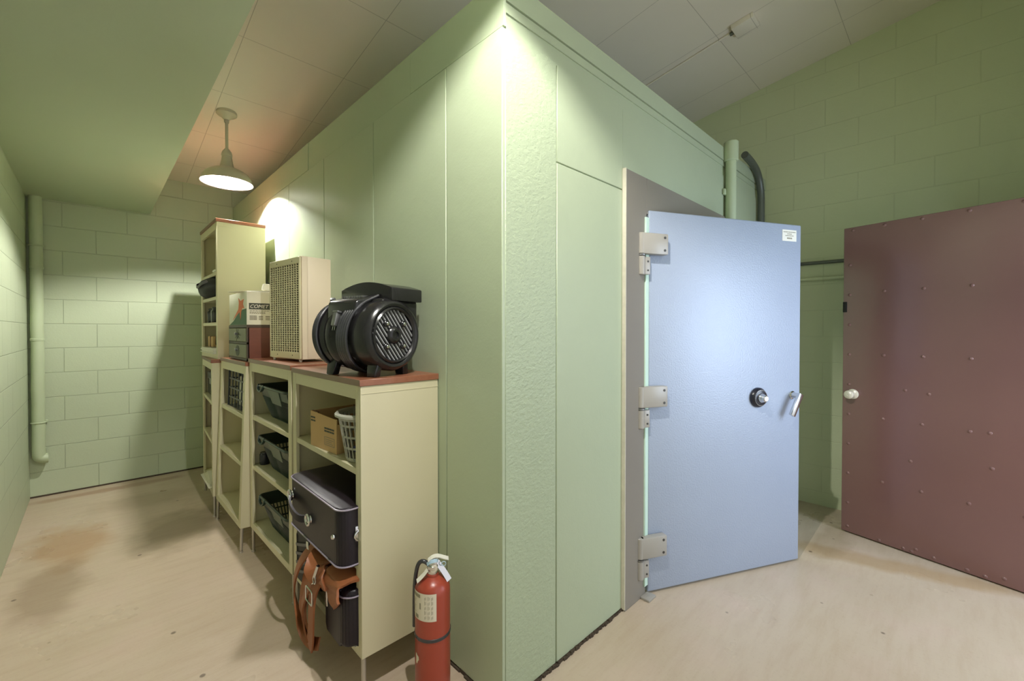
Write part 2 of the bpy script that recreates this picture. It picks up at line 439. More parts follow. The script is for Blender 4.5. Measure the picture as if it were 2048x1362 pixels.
# ---------------------------------------------------------------- pendant lamps
def pendant(label, x, y, rim, group):
    top = cz(y) - rim
    t = thing('pendant_lamp', label, 'lamp', (x, y, rim), group=group)
    b = MB(); b.lathe([(1e-4, top + .02), (.068, top + .02), (.068, top - .012), (.058, top - .022), (.034, top - .034), (.018, top - .052), (1e-4, top - .052)], 32)
    b.build('canopy', M['lamp_enamel'], t)
    b = MB(); b.cyl(.0105, .235, top - .045, 16); b.lathe([(.014, top - .075), (.017, top - .07), (.017, top - .05), (.012, top - .045)], 16); b.build('stem', M['lamp_enamel'], t)
    b = MB(); b.lathe([(.010, .262), (.016, .256), (.030, .236), (.034, .222), (.036, .215), (.036, .204), (.032, .200), (.030, .196), (1e-4, .196)], 28)
    b.build('socket_cap', M['lamp_enamel'], t)
    outer = [(.032, .205), (.036, .17), (.043, .135), (.048, .118), (.075, .106), (.112, .090), (.142, .066), (.160, .036), (.168, .004), (.172, 0)]
    inner = [(.169, .001), (.164, .006), (.156, .037), (.138, .064), (.110, .086), (.074, .102), (.046, .112), (.040, .135), (.033, .17), (1e-4, .185)]
    b = MB(); b.lathe(outer, 48); b.mat(1).lathe([outer[-1]] + inner, 48)
    b.build('shade', [M['lamp_enamel'], M['lamp_in']], t)
    b = MB(); b.lathe([(1e-4, .116), (.009, .113), (.013, .107), (.0165, .098), (.017, .090), (.0155, .082), (.011, .076), (.006, .0735), (1e-4, .073)], 24)
    bl = b.build('bulb', M['bulb'], t)
    b = MB(); b.cyl(.010, .112, .175, 20); b.build('bulb_base', M['grey_metal'], bl)
    return t
pendant('cream pendant lamp with a lit wide shade, hanging from the ceiling over the tall bookcase', .735, 3.843, 2.478, 'cream pendant lamps')
pendant('cream pendant lamp hanging from the ceiling out in front of the corner of the vault', .57, .60, 2.784, 'cream pendant lamps')

# ---------------------------------------------------------------- pipes
t = thing('drain_pipe', 'green painted wrapped pipe running down the far left corner of the room', 'pipe', (-.325, 5.165, 0))
b = MB(); pts = [(0, 0, z) for z in [2.445 - .07 * i for i in range(30)]] + [(0, 0, .40)]
b.tube(pts, .0385, 20); b.wrinkle(.0035, 9); b.build('pipe', M['pipe_paint'], t)
b = MB(); b.tube([(0, 0, .41), (0, 0, .36), (.006, .002, .335), (.03, .004, .325), (.05, .006, .325)], .040, 18, 2); b.build('elbow', M['pipe_paint'], t)
for zz in (.62, 2.05):
    b = MB(); b.tube([(.040 * math.cos(R(a)), .040 * math.sin(R(a)), zz) for a in range(0, 360, 20)], .006, 8, close=True); b.box(-.05, .05, .040, .0548, zz - .012, zz + .012, .002); b.build('pipe_strap', M['pipe_paint'], t)
for zz in (1.28, 1.86): b = MB(); b.lathe([(.038, zz), (.042, zz + .004), (.042, zz + .02), (.038, zz + .024)], 20); b.build('wrap_band', M['pipe_paint'], t)

t = thing('riser_pipe', 'green painted pipe standing against the vault face, its top above the vault edge', 'pipe', (3.16, YV - .045, 0))
b = MB(); b.cyl(.034, 0, 2.56, 20); b.build('pipe', M['pipe_paint'], t)
b = MB(); b.cyl(.046, 2.53, 2.665, 20, bev=.006); b.build('coupling', M['pipe_paint'], t)
b = MB(); b.box(-.055, .055, .02, .036, 2.30, 2.34, .004); b.build('bracket', M['pipe_paint'], t)
b = MB(); b.tube([(3.45, YV - .040, 2.66), (3.62, YV - .040, 2.645), (3.76, YV - .040, 2.60), (3.84, YV - .040, 2.48), (3.845, YV - .040, 2.3), (3.845, YV - .040, 0)], .026, 14, 2)
tag(b.build('bent_conduit', M['conduit']), 'dark grey conduit bending down over the far end of the vault face', 'pipe')
b = MB(); b.tube([(XR - .014, YV - .01, 1.898), (XR - .014, -.45, 1.878)], .013, 12)
tag(b.build('wall_tube', M['conduit']), 'dark grey conduit running level along the right wall behind the maroon door', 'pipe')
b = MB(); b.tube([(XR - .016, YV - .01, 1.772), (XR - .016, -.45, 1.757)], .014, 12)
tag(b.build('wall_tube', M['wall_right']), 'tube in the wall colour just below the dark grey one on the right wall', 'pipe')  # tube in the right wall's material, level below the dark conduit
t = thing('ceiling_box', 'small electrical box on the sloping ceiling at the end of a thin conduit', 'electrical box', (3.153, 1.0, cz(1.0)), (math.atan(-.148), 0, 0))
b = MB(); b.box(-.07, .07, -.07, .07, -.035, 0, .004); b.build('box', M['ceiling'], t)
b = MB(); b.cyl(.012, -.02, .02, 12, Matrix.Translation((-.0, .078, -.015)) @ Matrix.Rotation(R(90), 4, 'X')); b.build('connector', M['conduit'], t)
b = MB(); b.tube([(3.153, 1.09, cz(1.09) - .008), (3.175, 1.78, cz(1.78) - .008), (3.19, 2.4, cz(2.4) - .008)], .0065, 8)
tag(b.build('ceiling_conduit', M['ceiling']), 'thin pale conduit leading across the sloping ceiling to the small box', 'pipe')

# ---------------------------------------------------------------- vault door and frame
t = thing('vault_frame', 'grey steel frame around the vault opening', 'door frame', (0, YV, 0))
FX0, FX1, FZ = 1.837, 3.108, 2.146
b = MB(); b.box(FX0, OX0, -.026, 0, 0, FZ, .002, 1); b.box(OX1, FX1, -.026, 0, 0, FZ, .002, 1); b.box(OX0, OX1, -.026, 0, OZ, FZ, .002, 1)
b.mat(1).box(FX0 - .003, FX0 + .002, -.027, -.001, .01, FZ + .002); b.build('frame_plate', [M['frame'], M['worn_edge']], t)
b = MB(); b.box(OX0 - .02, OX0 + .012, -.034, .01, .05, OZ - .02, .002, 1); b.build('jamb_strip', M['mint'], t)
b = MB(); b.box(OX0 - .05, OX0 + .02, -.075, -.026, 0, .012, .002); b.build('floor_stop', M['hinge'], t)

DL, DH = 1.05, 1.985
ang = math.atan2(-.441, .897)
VD = thing('vault_door', 'blue grey steel vault door standing ajar with dial and lever', 'door', (2.046, 1.097, 0), (0, 0, ang))
# local: +x along the door to its free edge, -y towards the room
b = MB(); b.box(0, DL, 0, .055, .010, DH, .008, 3); b.build('door_slab', M['vault_door'], VD)
b = MB(); b.box(.10, DL - .05, .055, .14, .05, DH - .05, .006); b.build('bolt_case', M['frame'], VD)
for zc in (1.806, 1.03, .262):
    b = MB(); b.box(-.062, .088, -.042, -.002, zc - .053, zc + .053, .006, 2)
    b.cyl(.020, zc - .053, zc + .053, 20, Matrix.Translation((-.062, -.022, 0)), bev=.003)
    h = b.build('hinge', M['hinge'], VD)
    b = MB(); b.cyl(.022, zc - .062, zc - .055, 20, Matrix.Translation((-.062, -.022, 0))); b.build('washer', M['grey_metal'], h)
    b = MB(); b.cyl(.020, zc - .158, zc - .064, 20, Matrix.Translation((-.062, -.022, 0)), bev=.003); b.box(-.062, -.012, -.030, -.006, zc - .155, zc - .066, .003); b.build('knuckle', M['hinge'], h)
    for dz in (-.032, .032): b = MB(); b.cyl(.0065, 0, .0025, 14, NY(.066, -.041, zc + dz)); b.build('screw', M['dark_screw'], h)
    for dz in (-.09, -.135): b = MB(); b.cyl(.005, 0, .002, 12, NY(-.026, -.0295, zc + dz)); b.build('screw', M['dark_screw'], h)
b = MB(); b.lathe([(1e-4, 0), (.056, 0), (.056, .010), (.052, .016), (.046, .022), (.046, .0245), (.040, .027), (1e-4, .027)], 40, NY(.726, 0, .988))
d = b.build('combination_dial', M['dial_black'], VD)
b = MB(); b.lathe([(.026, .026), (.026, .036), (.020, .044), (.019, .056), (.014, .060), (1e-4, .060)], 28, NY(.726, 0, .988)); b.build('dial_knob', M['chrome'], d)
b = MB()
for k in range(50):
    a = R(k * 7.2); T = NY(.726, 0, .988) @ Matrix.Rotation(a, 4, 'Z') @ Matrix.Translation((0, .0425, .0240))
    b.box(-.0006, .0006, -.003 if k % 5 else -.0045, .002, 0, .0022, T=T)
b.build('dial_mark', M['white_ink'], d)
h = MB(); h.lathe([(1e-4, 0), (.024, 0), (.024, .006), (.018, .012), (.016, .045), (1e-4, .047)], 24, NY(.985, 0, .990))
H = h.build('lever_handle', M['chrome'], VD)
b = MB(); T = Matrix.Translation((.985, -.050, .990)) @ Matrix.Rotation(R(28), 4, 'Y'); b.box(-.016, .016, -.010, .010, -.125, .014, .004, 2, T=T); b.build('lever', M['chrome'], H)
b = MB(); b.cyl(.010, 0, .012, 16, NY(1.024, 0, .985), bev=.002); b.cyl(.006, .012, .022, 12, NY(1.024, 0, .985)); b.build('keyhole_boss', M['chrome'], H)
st = MB(); st.box(.902, 1.010, -.0012, 0, 1.886, 1.951); ST = st.build('sticker', M['white_ink'], VD)
b = MB()
for z, w in ((1.938, .092), (1.927, .035), (1.917, .062)):
    x = .956 - w / 2
    while x < .956 + w / 2:
        l = .004 + random.random() * .008; b.box(x, min(x + l, .956 + w / 2), -.0018, -.0011, z - .0022, z + .0022); x += l + .0025
for k in range(4): b.box(.938 + k * .010, .945 + k * .010, -.0018, -.0011, 1.898, 1.907)
b.build('print', M['grey_ink'], ST)

# ---------------------------------------------------------------- maroon door
RD = thing('metal_door', 'maroon sheet metal door standing open along the right wall, studded with nail heads', 'door', (3.654, .529, 0), (0, 0, math.atan2(-.967, -.254)))
# local +x from free edge to hinge edge; room side is local -y?  (d=(-.254,-.967); normal to room = (-.967,.254) = -y local)
RW, RH = 1.075, 2.055
b = MB(); b.box(0, RW, 0, .045, .008, RH, .002, 1); b.build('door_leaf', M['red_door'], RD)
nails = [(x, z) for x in (.222, .411, .613, .82) for z in (.40, .804, 1.21, 1.618)] + [(.036, .205 + .2 * k) for k in range(9)] + [(.036, .045)]
nails += [(x, .030 + random.uniform(-.01, .02)) for x in (.21, .33, .37, .39, .47, .61, .68, .75)] + [(x, RH - .02) for x in (.05, .22, .40, .60, .8)]
nails += [(.33, 1.0), (.44, .99), (.70, .62), (.69, .81), (.36, .57)]
for (x, z) in nails:
    b = MB(); b.lathe([(1e-4, .0045), (.005, .0038), (.009, .0012), (.0105, -.0004)], 12, NY(x, 0, z)); b.build('nail_head', M['red_door'], RD)
b = MB(); b.lathe([(1e-4, 0), (.033, 0), (.033, .004), (.026, .010), (.014, .013), (.012, .030), (.022, .038), (.028, .050), (.027, .062), (.018, .070), (.006, .071), (.005, .069), (1e-4, .069)], 32, NY(.060, 0, .942))
b.build('knob', M['knob_white'], RD)
b = MB(); b.box(-.002, .022, -.004, .03, 1.49, 1.56, .002); b.build('latch_plate', M['dark'], RD)

# ---------------------------------------------------------------- bookcases
def bookcase(label, loc, rot, w, dep, h, z0, shelves, legs=True):
    """front faces -X, x 0..dep, y 0..w, z 0..h (h includes wood top)"""
    t = thing('bookcase', label, 'bookcase', loc, rot, 'cream metal bookcases')
    zt = h - .024
    b = MB(); e = .001
    b.box(0, dep, 0, .020, z0, zt, .0015, 1); b.box(0, dep, w - .020, w, z0, zt, .0015, 1)         # sides
    b.box(dep - .012, dep, .02, w - .02, z0, zt)                                                   # back
    b.box(0, .016, .0202, .045, z0, zt, .001, 1); b.box(0, .016, w - .045, w - .0202, z0, zt, .001, 1)  # stiles
    b.box(0, .016, .0452, w - .0452, zt - .052, zt, .001, 1); b.box(.016, dep - .012, .02, w - .02, zt - .02, zt)
    b.box(0, .016, .0452, w - .0452, z0, z0 + .036, .001, 1); b.box(.0162, dep - .0122, .0202, w - .0202, z0, z0 + .0358)
    b.box(.002, dep, -.0012, .002, zt - .030, zt - .028)
    b.build('body', M['cream'], t)
    for z in shelves:
        b = MB(); b.box(.004, dep - .012, .021, w - .021, z - .026, z, .002, 1); b.build('shelf', M['cream'], t)
    b = MB(); b.box(-.006, dep + .002, -.004, w + .004, zt, h, .0015, 1)
    for f in b.bm.faces:
        f.normal_update()
        if f.normal.x < -.5: f.material_index = 1
    b.build('wood_top', [M['wood'], M['wood_edge']], t)
    if legs:
        for x in (.012, dep - .03):
            for y in (.012, w - .012):
                b = MB(); b.lathe([(.009, z0 + .02), (.0085, .014), (.006, .012), (.011, .009), (.012, 0), (1e-4, 0)], 14, Matrix.Translation((x, y, 0))); b.build('leg', M['steel'], t)
    return t
U4 = bookcase('cream metal bookcase nearest the room, its top carrying the black blower', (.70, 1.515, 0), (0, 0, 0), .750, .338, 1.187, .150, [.850, .492])
U3 = bookcase('cream metal bookcase filled with dark green baskets, under the beige grille box', (.697, 2.280, 0), (0, 0, R(.8)), .745, .338, 1.195, .152, [.850, .545])
U2 = bookcase('tilting cream metal bookcase under the small drawer chest', (.628, 3.040, 0), (0, R(2.2), R(.6)), .680, .338, 1.172, .150, [.840, .545])
U1 = bookcase('low cream metal bookcase carrying the tall bookcase, at the far end', (.615, 3.768, 0), (0, 0, R(-4.0)), .700, .338, 1.153, .150, [.840, .545])
UT = bookcase('tall narrow cream bookcase standing on top of the farthest low bookcase', (.658, 3.800, 1.1535), (0, 0, 0), .648, .322, 1.042, 0.0, [.275, .470, .655], legs=False)

# ---------------------------------------------------------------- air mover
AM = thing('air_mover', 'black plastic carpet blower with wrapped cord and round grille on the nearest bookcase', 'blower', (.862, 1.547, 1.187), (0, 0, R(-74.9)))
zc = .163
prof = [(1e-4, -.375), (.05, -.375), (.085, -.368), (.112, -.352), (.130, -.328), (.139, -.300), (.140, -.282), (.134, -.270), (.134, -.262), (.141, -.250), (.146, -.232), (.143, -.214), (.128, -.196), (.122, -.180), (.122, -.142), (.132, -.130), (.140, -.118), (.143, -.06), (.143, -.022), (.137, -.008), (.126, 0), (.116, -.003), (.110, -.010), (.109, -.030), (1e-4, -.030)]
b = MB(); b.lathe(prof, 56, XA(0, 0, zc)); b.build('housing', M['black_plastic'], AM, ang=50)
# outlet duct rising on the wall side
b = MB(); b.prism([(-.02, .08), (.11, .06), (.150, .13), (.153, .31), (-.05, .31)], -.300, -.022, Matrix(((0, 0, 1, 0), (1, 0, 0, 0), (0, 1, 0, 0), (0, 0, 0, 1))), .02, 3)
b.build('outlet_duct', M['black_plastic'], AM, ang=50)
arch = [(-.312, .300)] + [(-.006, .300)] + [(-.006 - .306 * k / 12, .352 + .028 * math.sin(math.pi * k / 12)) for k in range(13)]
b = MB(); T = Matrix(((1, 0, 0, 0), (0, 0, -1, .156), (0, 1, 0, 0), (0, 0, 0, 1))); b.prism(arch, 0, .170, T, .004, 2); b.build('outlet_rim', M['black_plastic'], AM)
b = MB(); b.prism([(-.125, .20), (-.118, .292), (-.105, .303), (-.01, .327), (.03, .327), (.03, .2)], -.262, -.092, Matrix(((0, 0, 1, 0), (1, 0, 0, 0), (0, 1, 0, 0), (0, 0, 0, 1))), .010, 3)
b.build('control_panel', M['black_plastic'], AM, ang=50)
b = MB()
for k in range(9): b.box(-.25 + k * .015, -.243 + k * .015, -.06, -.02, .314, .322, T=Matrix.Identity(4))
b.cyl(.012, .322, .335, 16, Matrix.Translation((-.2, -.0, 0))); b.build('switch', M['grey_metal'], AM)
for (x, y) in ((-.045, -.075), (-.045, .075), (-.275, -.085), (-.275, .075)):
    b = MB(); b.prism([(x - .022, y - .016), (x + .022, y - .016), (x + .022, y + .016), (x - .022, y + .016)], 0, .075, None, .005, 2)
    for v in b.bm.verts:
        if v.co.z > .04: v.co.y += (-v.co.y) * .15; v.co.x += (v.co.x - x) * .5
    b.build('foot', M['black_plastic'], AM)
# grille
b = MB(); b.lathe([(.112, -.004), (.106, .002), (.100, -.004), (.100, -.02)], 48, XA(0, 0, zc)); 
GR = b.build('intake_grille', M['black_plastic'], AM)
b = MB()
for k in range(-6, 7):
    o = k * .0152; hl = math.sqrt(max(0, .104 ** 2 - o * o))
    T = XA(-.012, 0, zc) @ Matrix.Rotation(R(38), 4, 'Z'); b.box(o - .0026, o + .0026, -hl, hl, -.006, .002, T=T)
b.build('grille_bar', M['grille_bar'], GR)
b = MB(); b.lathe([(1e-4, .002), (.012, .002), (.014, .008), (.022, .009), (.030, .004), (.037, -.004), (.038, -.014)], 28, XA(-.006, 0, zc))
for a in (45, 135, 225, 315):
    c = (.063 * math.cos(R(a)), .063 * math.sin(R(a)))
    T = XA(-.006, 0, zc) @ Matrix.Translation((c[0], c[1], 0)); b.cyl(.013, -.008, .006, 14, T, bev=.003)
b.build('motor_hub', M['black_plastic'], GR)
for a in (45, 135, 225, 315):
    b = MB(); b.cyl(.007, 0, .005, 10, XA(.0, .063 * math.cos(R(a)), zc + .063 * math.sin(R(a))), bev=.0015); b.build('bolt', M['chrome'], GR)
b = MB()
def arc(x0, x1, r0, a0, a1, n=16, top=None):
    p = [(x0 + (x1 - x0) * k / n, (r0) * math.cos(R(a0 + (a1 - a0) * k / n)), zc + r0 * math.sin(R(a0 + (a1 - a0) * k / n))) for k in range(n + 1)]
    return ([top] if top else []) + p
for k in range(5):
    b.tube(arc(-.088 - .014 * k, -.135 - .012 * k, .1515 - .0005 * k, 112, 262, top=(-.076 - .004 * k, -.020, .322 - .003 * k)), .0062, 8, 1)
for k in range(4):
    b.tube(arc(-.298 - .011 * k, -.292 - .011 * k, .1465 - .003 * k, 112, 250, top=(-.27 - .006 * k, -.08, .312)), .0050, 8, 1)
b.build('power_cord', M['black_cord'], AM)
b = MB(); T = Matrix.Translation((-.175, -.142, .232)) @ Matrix.Rotation(R(-14), 4, 'X'); b.box(-.011, .011, -.012, .010, -.035, .020, .004, T=T); b.box(-.016, .016, -.013, .008, .018, .026, .002, T=T)
PL = b.build('plug', M['grey_metal'], AM)
b = MB(); b.box(-.007, -.004, -.003, .002, -.052, -.034, T=T); b.box(.004, .007, -.003, .002, -.052, -.034, T=T); b.build('prong', M['chrome'], PL)

# ---------------------------------------------------------------- grille box heater
HT = thing('grille_heater', 'beige upright box with a square mesh grille front beside the black blower', 'heater', (.800, 2.449, 1.195), (0, 0, R(7.9)))
W, D, Hh = .370, .172, .560; z0 = .014
b = MB(); b.box(.032, D, 0, W, z0, z0 + Hh, .004, 2); b.box(.007, .04, 0, .012, z0, z0 + Hh, .002, 1); b.box(.007, .04, W - .012, W, z0, z0 + Hh, .002, 1); b.box(.007, .04, .012, W - .012, z0, z0 + .03); b.box(.007, .04, .012, W - .012, z0 + Hh - .03, z0 + Hh); b.build('cabinet', M['heater'], HT)
b = MB(); b.box(-.004, .006, .006, .020, z0 + .004, z0 + Hh - .004, .001, 1); b.box(-.004, .006, W - .014, W - .003, z0 + .004, z0 + Hh - .004, .001, 1)
b.box(-.004, .006, .020, W - .014, z0 + Hh - .038, z0 + Hh - .004, .001, 1); b.box(-.004, .006, .020, W - .014, z0 + .004, z0 + .040, .001, 1)
FR = b.build('front_frame', M['heater_front'], HT)
for k in range(4):
    b = MB(); b.cyl(.003, 0, .0012, 10, Matrix(((0, 0, -1, -.004), (1, 0, 0, (.09, .27)[k % 2]), (0, 1, 0, z0 + (.022, Hh - .022)[k // 2]), (0, 0, 0, 1)))); b.build('screw', M['dark'], FR)
b = MB(); b.box(.028, .0318, .0125, W - .0125, z0 + .0305, z0 + Hh - .0305); b.build('filter', M['dark'], HT)  # near-black sheet behind the grille, shade inside the cabinet put into colour
b = MB(); y0, y1, za, zb = .020, W - .014, z0 + .040, z0 + Hh - .038
for k in range(1, 12):
    y = y0 + (y1 - y0) * k / 12; b.box(-.002, .003, y - .0045, y + .0045, za, zb)
for k in range(1, 38):
    z = za + (zb - za) * k / 38; b.box(-.0024, .0028, y0, y1, z - .0018, z + .0018)
b.build('grille', M['heater_front'], HT, smooth=False)
for (x, y) in ((.012, .03), (.012, W - .03), (D - .02, .03), (D - .02, W - .03)):
    b = MB(); b.cyl(.008, 0, .016, 14, Matrix.Translation((x, y, 0)), bev=.002); b.build('foot', M['white_plastic'], HT)

# ---------------------------------------------------------------- chest and carton
cx0 = .690
CH = thing('drawer_chest', 'small dark chest with two decorated drawers on the tilting bookcase', 'chest', (cx0, 3.092, 1.1745))
W, D, Hh = .500, .300, .228
b = MB(); b.box(.006, D, 0, .014, 0, Hh, .001, 1); b.box(.006, D, W - .014, W, 0, Hh, .001, 1); b.box(D - .01, D, .014, W - .014, 0, Hh); b.box(.006, D - .01, .014, W - .014, 0, .012); 
b.mat(1).box(0, D, -.002, W + .002, Hh - .018, Hh, .002, 1); b.box(0, .012, .0, W, .105, .118); b.box(0, .012, 0, W, 0, .014)
b.box(0, .012, 0, .016, 0, Hh - .018); b.box(0, .012, W - .016, W, 0, Hh - .018)
b.build('case', [M['chest_side'], M['chest_frame']], CH)
for i, z in enumerate((.016, .120)):
    b = MB(); b.box(-.003, .2, .018, W - .018, z, z + .087, .002, 1); dr = b.build('drawer', M['chest_front'], CH)
    b = MB()
    if i == 0: b.prism([(.235 + .052 * math.cos(R(a)), z + .043 + .036 * math.sin(R(a))) for a in range(0, 360, 20)], 0, .0012, Matrix(((0, 0, -1, -.003), (1, 0, 0, 0), (0, 1, 0, 0), (0, 0, 0, 1))))
    else:
        star = []
        for k in range(20):
            r = (.075 if k % 2 == 0 else .022) * (1 + .3 * math.sin(k * 2.1)); a = R(k * 18); star.append((.235 + r * math.cos(a), z + .043 + .52 * r * math.sin(a)))
        b.prism(star, 0, .0012, Matrix(((0, 0, -1, -.003), (1, 0, 0, 0), (0, 1, 0, 0), (0, 0, 0, 1))))
    b.build('painted_motif', M['dark_ink'], dr)
    b = MB(); b.lathe([(1e-4, .018), (.008, .017), (.010, .012), (.005, .006), (.005, 0)], 14, Matrix(((0, 0, -1, -.003), (1, 0, 0, .235), (0, 1, 0, z + .050), (0, 0, 0, 1)))); b.build('knob', M['grey_metal'], dr)

CT = thing('carton', 'white carton with an orange star and green corner on top of the drawer chest', 'box', (cx0, 3.092, 1.1745 + .228))
W, D, Hh = .480, .290, .213
b = MB(); b.box(0, D, 0, W, 0, Hh, .003, 2); b.build('box', M['carton'], CT)
F = Matrix(((0, 0, -1, -.0004), (-1, 0, 0, W), (0, 1, 0, 0), (0, 0, 0, 1)))   # front: u from far (0) to near (W)
b = MB(); b.prism([(0.01, .0015), (.13, .028), (.22, .062), (.31, .088), (.33, .03), (.345, .088), (.37, .098), (W - .006, .103), (W - .006, .0015)], 0, .0009, F)
GP = b.build('green_corner', M['green_ink'], CT)
b = MB(); b.prism([(.11, .035), (.27, .105), (.285, .145), (.27, .178), (.325, .156), (.41, .165), (.385, .135), (.42, .105), (.375, .110), (.345, .085), (.325, .032), (.305, .083), (.25, .074)], 0, .0014, F)
b.build('star_print', M['orange_ink'], CT)
# near side face (normal -Y)
s0 = SIDE(0, -.0004, 0)
b = MB(); b.prism([(.012, .098), (D - .02, .098), (D - .02, .138), (.012, .138)], 0, .0008, s0); b.build('brand_panel', M['dark_ink'], CT)
b = MB(); b.text('COMET', .031, SIDE(.015, -.0014, .107), .0004, .30, xs=.98)
b.build('brand_lettering', M['white_ink'], CT, smooth=False)
b = MB()
for z, w, n in ((.089, .112, 7), (.080, .09, 7), (.073, .09, 8)):
    x = .016
    for k in range(n):
        l = w / n * .8; b.box(x, x + l, -.0012, -.0003, z - .002, z + .002); x += w / n
for k in range(16): b.box(.016 + k * .0025, .016 + k * .0025 + (.0009 + .0012 * (k % 3 == 0)), -.0012, -.0003, .030, .060)
for z in (.034, .044, .054): b.box(.066, .090, -.0012, -.0003, z - .003, z + .003); b.box(.105, .130, -.0012, -.0003, z - .003, z + .003)
b.build('side_print', M['grey_ink'], CT, smooth=False)
b = MB(); b.ribbon([(.02, W * .55, Hh + .001), (.06, W * .5, Hh + .004), (.12, W * .45, Hh + .006), (.2, W * .42, Hh + .002)], (0, 1, 0), .40, .003, 2)
b.build('flap', M['carton'], CT)
b = MB(); b.lathe([(.034, -.022), (.040, -.020), (.042, 0), (.040, .020), (.034, .022), (.026, .020), (.026, -.020), (.034, -.022)], 24, Matrix.Translation((.845, 3.20, 1.4025 + .213 + .0325)) @ Matrix.Rotation(R(12), 4, 'Y'))
tag(b.build('tape_roll', M['paper']), 'pale roll of tape lying on the starred carton', 'tape')

# ---------------------------------------------------------------- things in the nearest bookcase
z = .851
b = MB(); T = Matrix.Translation((.720, 1.80, z)) @ Matrix.Rotation(R(3), 4, 'Z')
t = thing('carton', 'open brown cardboard box on the upper shelf of the nearest bookcase', 'box', (.722, 1.790, z), (0, 0, R(4.5)))
W, D, Hh = .243, .205, .155; th = .004
b = MB(); b.box(0, th, 0, W, 0, Hh); b.box(D - th, D, 0, W, 0, Hh); b.box(th, D - th, 0, th, 0, Hh - .02); b.box(th, D - th, W - th, W, 0, Hh); b.box(th, D - th, th, W - th, 0, th)
for v in b.bm.verts:
    if v.co.z > Hh - .03 and v.co.y < .02: v.co.z -= .012
b.build('box', M['kraft'], t)
b = MB(); b.box(.004, .0105, W - .062, W - .006, Hh - .045, Hh + .002); b.build('inner_flap', M['kraft_dk'], t)
b = MB(); b.box(D - .0105, D - .004, .02, W - .02, Hh - .05, Hh + .004); b.build('inner_flap', M['kraft_dk'], t)
b = MB(); F = Matrix(((0, 0, -1, -.0004), (-1, 0, 0, W), (0, 1, 0, 0), (0, 0, 0, 1)))
for (u, v, w, n) in ((.004, .128, .045, 2), (.006, .114, .045, 2)):
    for k in range(n): b.prism([(u + w / n * k, v - .0035), (u + w / n * (k + .85), v - .0035), (u + w / n * (k + .85), v + .0035), (u + w / n * k, v + .0035)], 0, .0007, F)
b.build('corner_print', M['dark_ink'], t)
b = MB()
for (u, v, w, n) in ((.135, .096, .090, 4), (.135, .084, .090, 4)):
    for k in range(n): b.prism([(u + w / n * k, v - .0035), (u + w / n * (k + .85), v - .0035), (u + w / n * (k + .85), v + .0035), (u + w / n * k, v + .0035)], 0, .0007, F)
b.build('lettering', M['dark_ink'], t)
b = MB()
for (u0, u1, v0, v1) in ((.135, .225, .024, .026), (.135, .225, .058, .060), (.135, .137, .024, .060), (.223, .225, .024, .060), (.145, .215, .048, .050), (.145, .20, .040, .042), (.145, .21, .032, .034)):
    b.prism([(u0, v0), (u1, v0), (u1, v1), (u0, v1)], 0, .0007, F)
b.build('address_print', M['grey_ink'], t)

LB = thing('laundry_basket', 'round grey plastic laundry basket beside the open cardboard box', 'basket', (.805, 1.669, z))
r0, r1, Hh = .085, .117, .192
def rr(zz): return r0 + (r1 - r0) * zz / Hh
b = MB(); b.lathe([(1e-4, 0), (r0, 0), (r0 + .001, .012), (r0 - .003, .012), (1e-4, .004)], 48)
for zz in (.012, .055, .100, .145): b.lathe([(rr(zz) + .0018, zz - .004), (rr(zz) + .0018, zz + .004), (rr(zz) - .0018, zz + .004), (rr(zz) - .0018, zz - .004), (rr(zz) + .0018, zz - .004)], 48)
for k in range(30):
    a = R(k * 12); b.rod((rr(.008) * math.cos(a), rr(.008) * math.sin(a), .008), (rr(.178) * math.cos(a), rr(.178) * math.sin(a), .178), .0030, 6)
b.lathe([(rr(.165) + .002, .165), (rr(.18) + .002, .178), (r1 - .003, .178), (r1 - .003, .165), (rr(.165) + .002, .165)], 48)
b.build('body', M['basket_grey'], LB)
b = MB(); b.lathe([(r1 - .006, .180), (r1 - .002, .190), (r1 + .006, .193), (r1 + .013, .186), (r1 + .013, .178), (r1 + .002, .174), (r1 - .006, .180)], 48); b.build('rim', M['basket_grey'], LB)
b = MB(); b.sphere((.805, 1.669, z + .036), .060, 1.05, 1.05, .38); b.wrinkle(.008, 22)
tag(b.build('cloth', M['blue']), 'blue cloth lying in the grey laundry basket', 'cloth')

# train case
SC = thing('train_case', 'dark purple vinyl case with light piping sticking out of the nearest bookcase', 'suitcase', (.632, 1.542, .4935))
D, W, Hh = .355, .560, .222
pl = rrect(0, D, 0, W, .045, 6)
b = MB(); b.prism(pl, 0, Hh, None, .010, 3); b.build('body', M['purple'], SC, ang=50)
for zz, q in ((.007, .0032), (Hh - .006, .0034)):
    b = MB(); b.tube([(x + (0.0015 if x > D / 2 else -.0015), y + (.0015 if y > W / 2 else -.0015), zz) for x, y in pl], q, 8, close=True)
    b.build('piping', M['piping'], SC)
b = MB(); b.ribbon([(-.004, W - .05, .140), (-.026, W - .08, .130), (-.036, W - .15, .110), (-.030, W - .22, .096), (-.006, W - .25, .100)], (0, 0, 1), .028, .009, 2); HD = b.build('handle', M['purple'], SC)
for y, zz in ((W - .045, .142), (W - .265, .100)):
    b = MB(); b.tube([(-.012, y + .021 * math.cos(R(a)), zz + .021 * math.sin(R(a))) for a in range(0, 360, 24)], .005, 8, close=True)
    b.lathe([(1e-4, .014), (.012, .012), (.016, 0)], 16, Matrix(((0, 0, -1, -.0005), (1, 0, 0, y), (0, 1, 0, zz), (0, 0, 0, 1))))
    b.rod((0, y, zz), (-.016, y, zz), .006, 8); b.build('handle_ring', M['chrome'], HD)
